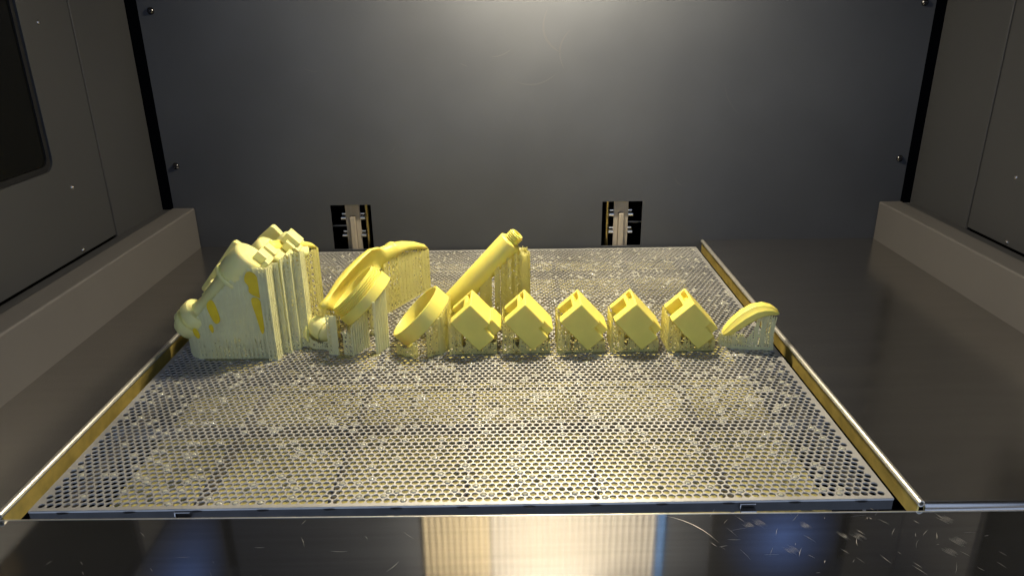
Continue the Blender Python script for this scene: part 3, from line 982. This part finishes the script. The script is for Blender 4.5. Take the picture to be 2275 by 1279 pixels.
curtain(mb, [(0.2455, 0.2500), (0.2560, 0.2400), (0.2700, 0.2375)], lambda p: min(unc(p), 0.013), keep=0.24, rng=r_, strut=1, sw=0.0009, wob=0.0009)
curtain(mb, [(0.2700, 0.2375), (0.2780, 0.2368)], lambda p: min(unc(p), 0.013 + (p[0]-0.270)*2.0), keep=0.32, rng=r_, strut=1, sw=0.0009, wob=0.0012, web=0.6)
curtain(mb, [(0.2780, 0.2368), (0.2955, 0.2350)], unc, keep=0.28, rng=r_, strut=1, sw=0.0010, wob=0.0016, web=0.6)
curtain(mb, [(0.2860, 0.2480), (0.2955, 0.2470)], unc, keep=0.15, rng=r_, strut=2, sw=0.0010, wob=0.0012, web=0.3)
curtain(mb, [(0.2470, 0.2520), (0.2700, 0.2480)], lambda p: min(unc(p), 0.012), keep=0.32, rng=r_, strut=1, sw=0.0009, wob=0.0012, web=0.6)
sup(mb, t, M_sup2)

# ------------------------------------------------------------------ tall cluster of three housings
hl = ['foremost pale yellow housing of the tall cluster with round end cap', 'middle housing of the tall cluster hidden up to its tab', 'rearmost housing of the tall cluster with tabs at the top']
HO = [(-0.2765, 0.2475, 0.0365), (-0.2675, 0.2830, 0.0315), (-0.2535, 0.3185, 0.0265)]
TABS = [None, V(-0.2035, 0.2755, 0.0965), V(-0.1890, 0.3080, 0.0985)]
for hi, O in enumerate(HO):
    O = V(O)
    t = thing('capped_housing', hl[hi], 'printed housing', (O[0]+0.03, O[1], 0), group='three capped housings in the tall cluster')
    mt = M_pale
    mb = MB()
    prof = [(-0.0180, 0), (-0.0178, 0.0085), (-0.0160, 0.0118), (-0.0130, 0.0132), (-0.0078, 0.0136), (-0.0077, 0.0164), (-0.0073, 0.0170), (-0.0025, 0.0170),
            (-0.0021, 0.0166), (-0.0020, 0.0138), (0.0022, 0.0136), (0.0023, 0.0168), (0.0027, 0.0174), (0.0100, 0.0172), (0.0116, 0.0164), (0.0120, 0.0150), (0.0122, 0.0108),
            (0.0195, 0.0096), (0.0250, 0.0094), (0.0320, 0.0098), (0.0480, 0.0112), (0.0590, 0.0118), (0.0600, 0.0145)]
    mb.lathe(prof, O, A45, 40)
    mb.build('body', mt, t, smooth=True)
    mb = MB()
    prof = [(0.0601, 0.0135), (0.0604, 0.0174), (0.0625, 0.0180), (0.0640, 0.0174), (0.0644, 0.0154), (0.0668, 0.0154), (0.0674, 0.0168), (0.0700, 0.0172), (0.0900, 0.0172), (0.0925, 0.0164), (0.0935, 0.0150), (0.0928, 0.0138), (0.0922, 0.0)]
    mb.lathe(prof, O, A45, 44)
    mb.build('cap', mt, t, smooth=True)
    mb = MB()
    cc = O + A45*0.0965 - N45*0.0085 + YV*0.004 if hi == 0 else TABS[hi]
    if hi == 2:
        mb.obox(cc, A45, YV, N45, 0.0060, 0.0085, 0.0085); mb.obox(cc - A45*0.004 - N45*0.002 - YV*0.011, A45, YV, N45, 0.0045, 0.003, 0.0055)
    else: mb.obox(cc, A45, YV, N45, 0.0048, 0.0060, 0.0068)
    mb.build('tab', mt, t, bevel=0.0008)
    mb = MB()
    cc = O + A45*0.0955 - N45*0.0150 - YV*0.002 if hi < 2 else TABS[2] - A45*0.006 - N45*0.010 - YV*0.004
    mb.obox(cc, A45, YV, N45, 0.0065, 0.0085, 0.0026)
    mb.build('latch', mt, t, bevel=0.0008)
    # supports: curtain in front at axis height, ends stepping back on the right
    r_ = random.Random(61 + hi); mb = MB()
    def unh(p, O=O):
        s = (p[0]-O[0])
        return max(0.006, O[2] + s - 0.001) if s < 0.062 else O[2] + 0.058
    ym = O[1]
    yf = ym - 0.0155
    if hi == 0:
        curtain(mb, [(-0.2845, 0.2475), (-0.2800, 0.2400), (-0.2720, 0.2340), (-0.2550, yf), (-0.1945, yf)], lambda p: unh(p) if p[0] > -0.272 else min(0.024, unh(p)+0.004), keep=0.97, rng=r_, strut=2, cell=0.0020, sw=0.0016, keep_low=0.45, web=0.9, lacy=0.018)
        curtain(mb, [(-0.2820, 0.2500), (-0.2600, 0.2350), (-0.1965, 0.2345)], unh, keep=0.85, rng=r_, strut=3, keep_low=0.5, web=0.8)
    else:
        curtain(mb, [(-0.2600, ym), (-0.1945, ym - 0.006)], unh, keep=0.95, rng=r_, strut=3)
    pl_ = (([(-0.2010, 0.2290), (-0.1930, 0.2277), (-0.1915, 0.2450), (-0.1843, 0.2455)], 0.0950),
           ([(-0.1843, 0.2455), (-0.1835, 0.2520), (-0.1770, 0.2525)], 0.0985),
           ([(-0.1770, 0.2525), (-0.1765, 0.2590), (-0.1690, 0.2596), (-0.1685, 0.2720)], 0.1010))[hi]
    curtain(mb, pl_[0], lambda p: pl_[1] - 0.3*max(0, p[1]-0.2600), keep=0.74, rng=r_, strut=2, sw=0.0013, keep_low=0.5, cross=True, web=0.5)
    sup(mb, t, M_sup2)
    if hi == 0:
        for (lx_, lz_, la, lb) in ((-0.2461, 0.0804, 0.0078, 0.0028), (-0.2603, 0.0664, 0.0050, 0.0034), (-0.2668, 0.0588, 0.0030, 0.0020)):
            mb = MB(); mb.obox((lx_, 0.262, lz_), A45, YV, N45, la, 0.0040, lb); mb.build('lug', M_pale, t, bevel=0.0007)
        # front patches tinted orange to paint backlit resin glowing through openings
        pols = [[(-0.2165, 0.0830), (-0.2110, 0.0935), (-0.2015, 0.0865), (-0.2010, 0.0645), (-0.2025, 0.0640), (-0.2135, 0.0700), (-0.2115, 0.0765)],
                [(-0.2110, 0.0660), (-0.2025, 0.0640), (-0.2005, 0.0440), (-0.2040, 0.0270), (-0.2065, 0.0275), (-0.2085, 0.0430), (-0.2120, 0.0600)],
                [(-0.2560, 0.0590), (-0.2480, 0.0655), (-0.2440, 0.0455), (-0.2445, 0.0400), (-0.2495, 0.0375), (-0.2535, 0.0480)],
                [(-0.2570, 0.0370), (-0.2525, 0.0380), (-0.2520, 0.0300), (-0.2545, 0.0280)],
                [(-0.2730, 0.0330), (-0.2690, 0.0345), (-0.2660, 0.0260), (-0.2680, 0.0220), (-0.2715, 0.0260)]]
        for pi, pl in enumerate(pols):
            # smooth the outline
            for _ in range(2):
                q = []
                for a, b in zip(pl, pl[1:] + pl[:1]):
                    q += [(a[0]*0.75+b[0]*0.25, a[1]*0.75+b[1]*0.25), (a[0]*0.25+b[0]*0.75, a[1]*0.25+b[1]*0.75)]
                pl = q
            y = yf - 0.0006
            yoff = 0.0 if pi != 4 else 0.0015
            yb = [0.0, 0.0, 0.0, 0.0004, 0.0004][pi]
            mb = MB()
            mb.loft([[(x, y - 0.0002 + yb, z) for x, z in pl], [(x*0.97 + 0.03*pl[0][0], y - 0.0008 + yb, z) for x, z in pl], [(x, y + 0.0006 + yb, z) for x, z in pl]][:2])
            mb.build('painted_glow_patch', M_backlit, t, smooth=False)

def puddle(parent, x, y, rx, ry, seed):
    r_ = random.Random(seed); mb = MB()
    ph = [r_.uniform(0, 6.28) for _ in range(4)]
    lo_ = []
    for k, (f, z) in enumerate(((1.0, 0.0001), (0.97, 0.0005), (0.80, 0.0008), (0.3, 0.0009))):
        lo_.append([(x + f*rx*math.cos(a)*(1 + 0.16*math.sin(2*a+ph[0]) + 0.12*math.sin(3*a+ph[1]) + 0.09*math.sin(5*a+ph[2])),
                     y + f*ry*math.sin(a)*(1 + 0.14*math.sin(2*a+ph[1]) + 0.12*math.sin(4*a+ph[3])), z) for a in [2*math.pi*j/28 for j in range(28)]])
    mb.loft(lo_)
    return mb.build('resin_puddle', M_puddle, parent, smooth='all')
for o in list(COL.objects):
    if o.type != 'EMPTY': continue
    L0 = o.location
    if o['category'] == 'printed box':
        for k in range(3):
            puddle(o, L0[0] - 0.012 + 0.013*k, 0.2345 + 0.002*(k % 2), 0.0075, 0.0035, int(L0[0]*1e4) + k)
    elif o['category'] == 'printed ring':
        puddle(o, L0[0] - 0.014, 0.233, 0.009, 0.004, 5); puddle(o, L0[0] + 0.016, 0.236, 0.007, 0.0035, 6)
    elif o['category'] == 'printed knob':
        puddle(o, L0[0], 0.252, 0.012, 0.004, 8)
    elif o['category'] == 'printed housing' and 'foremost' in o['label']:
        puddle(o, -0.250, 0.231, 0.017, 0.0035, 9); puddle(o, -0.215, 0.2305, 0.014, 0.003, 10)
# faint smears on the back wall
rs = random.Random(17)
for (x, z, a, L, w, cv) in ((0.085, 0.285, -70, 0.060, 0.0030, 0.25), (0.105, 0.270, 80, 0.050, 0.0022, -0.2), (0.030, 0.262, 20, 0.030, 0.0016, 0.1), (-0.02, 0.250, -25, 0.012, 0.0010, 0),
                            (0.075, 0.225, 10, 0.055, 0.0020, 0.15), (-0.22, 0.245, -15, 0.022, 0.0012, 0.1), (0.33, 0.20, -60, 0.05, 0.0010, 0.1), (0.20, 0.15, 65, 0.03, 0.0010, 0.1), (0.27, 0.09, -40, 0.02, 0.0015, 0.2), (-0.12, 0.14, 50, 0.02, 0.0012, 0.1)):
    mb = MB(); n = 9; pts = []
    for i in range(n):
        u = (i/(n-1)-0.5)*L; v = cv*(u*u*4/(L*L))*L
        t_ = math.radians(a); pts.append((x + u*math.cos(t_) - v*math.sin(t_), z + u*math.sin(t_) + v*math.cos(t_)))
    l0, l1 = [], []
    for i, (px_, pz_) in enumerate(pts):
        d = nrm(V(pts[min(i+1, n-1)]) - V(pts[max(i-1, 0)])); ww = w*math.sin(math.pi*(i+0.3)/(n-0.4))/2
        l0.append((px_ - d[1]*ww, YW - 0.00006, pz_ + d[0]*ww)); l1.append((px_ + d[1]*ww, YW - 0.00006, pz_ - d[0]*ww))
    o_ = len(mb.v); mb.v += l0 + l1
    mb.f += [(o_+i, o_+i+1, o_+n+i+1, o_+n+i) for i in range(n-1)]
    mb.build('smear', M_smear, back)

# flat panels standing behind the housings
def panel(c, du, dv, hu, hv, ht, label, zt):
    du, dv = nrm(du), nrm(dv); nn = nrm(np.cross(du, dv)); c = V(c)
    t = thing('flat_panel', label, 'printed panel', (c[0], c[1], 0), group='flat panels in the tall cluster')
    mb = MB()
    pl = rrect(0, 0, hu, hv, 0.0035, 5)
    mb.loft([[c + du*a + dv*b - nn*ht for a, b in pl], [c + du*a + dv*b + nn*ht for a, b in pl]])
    mb.build('sheet', M_pale, t, bevel=0.0008)
    r_ = random.Random(int(abs(c[0])*1e5)); mb = MB()
    lowx0, lowx1 = c[0] - abs(du[0])*hu*0.8 , c[0] + abs(du[0])*hu
    def un(p):
        return max(0.004, c[2] + (p[0]-c[0])*du[2]/du[0] - hv*0.8)
    curtain(mb, [(lowx0, c[1]), (lowx1, c[1])], un, keep=0.92, rng=r_, strut=3)
    sup(mb, t, M_sup2)
    return t, c, du, dv, nn
t, c, du, dv, nn = panel((-0.2605, 0.3080, 0.0655), (0.62, 0, 0.78), (0.78, 0, -0.62), 0.034, 0.012, 0.004,
      'long olive panel with rounded corners behind the foremost housing', 0.05)
for (a, b, la, lb) in ((-0.004, 0.004, 0.007, 0.0022), (0.010, 0.005, 0.006, 0.0030), (-0.020, 0.006, 0.0045, 0.0030)):
    mb = MB(); mb.obox(c + du*a + dv*b - nn*-0.0 - YV*0.0065, du, YV, dv, la, 0.0035, lb); mb.build('lug', M_pale, t, bevel=0.0006)
panel((-0.2205, 0.3420, 0.0890), (0.77, 0, 0.64), (0.64, 0, -0.77), 0.0125, 0.0115, 0.0045,
      'short panel with rounded corners at the top of the tall cluster', 0.08)
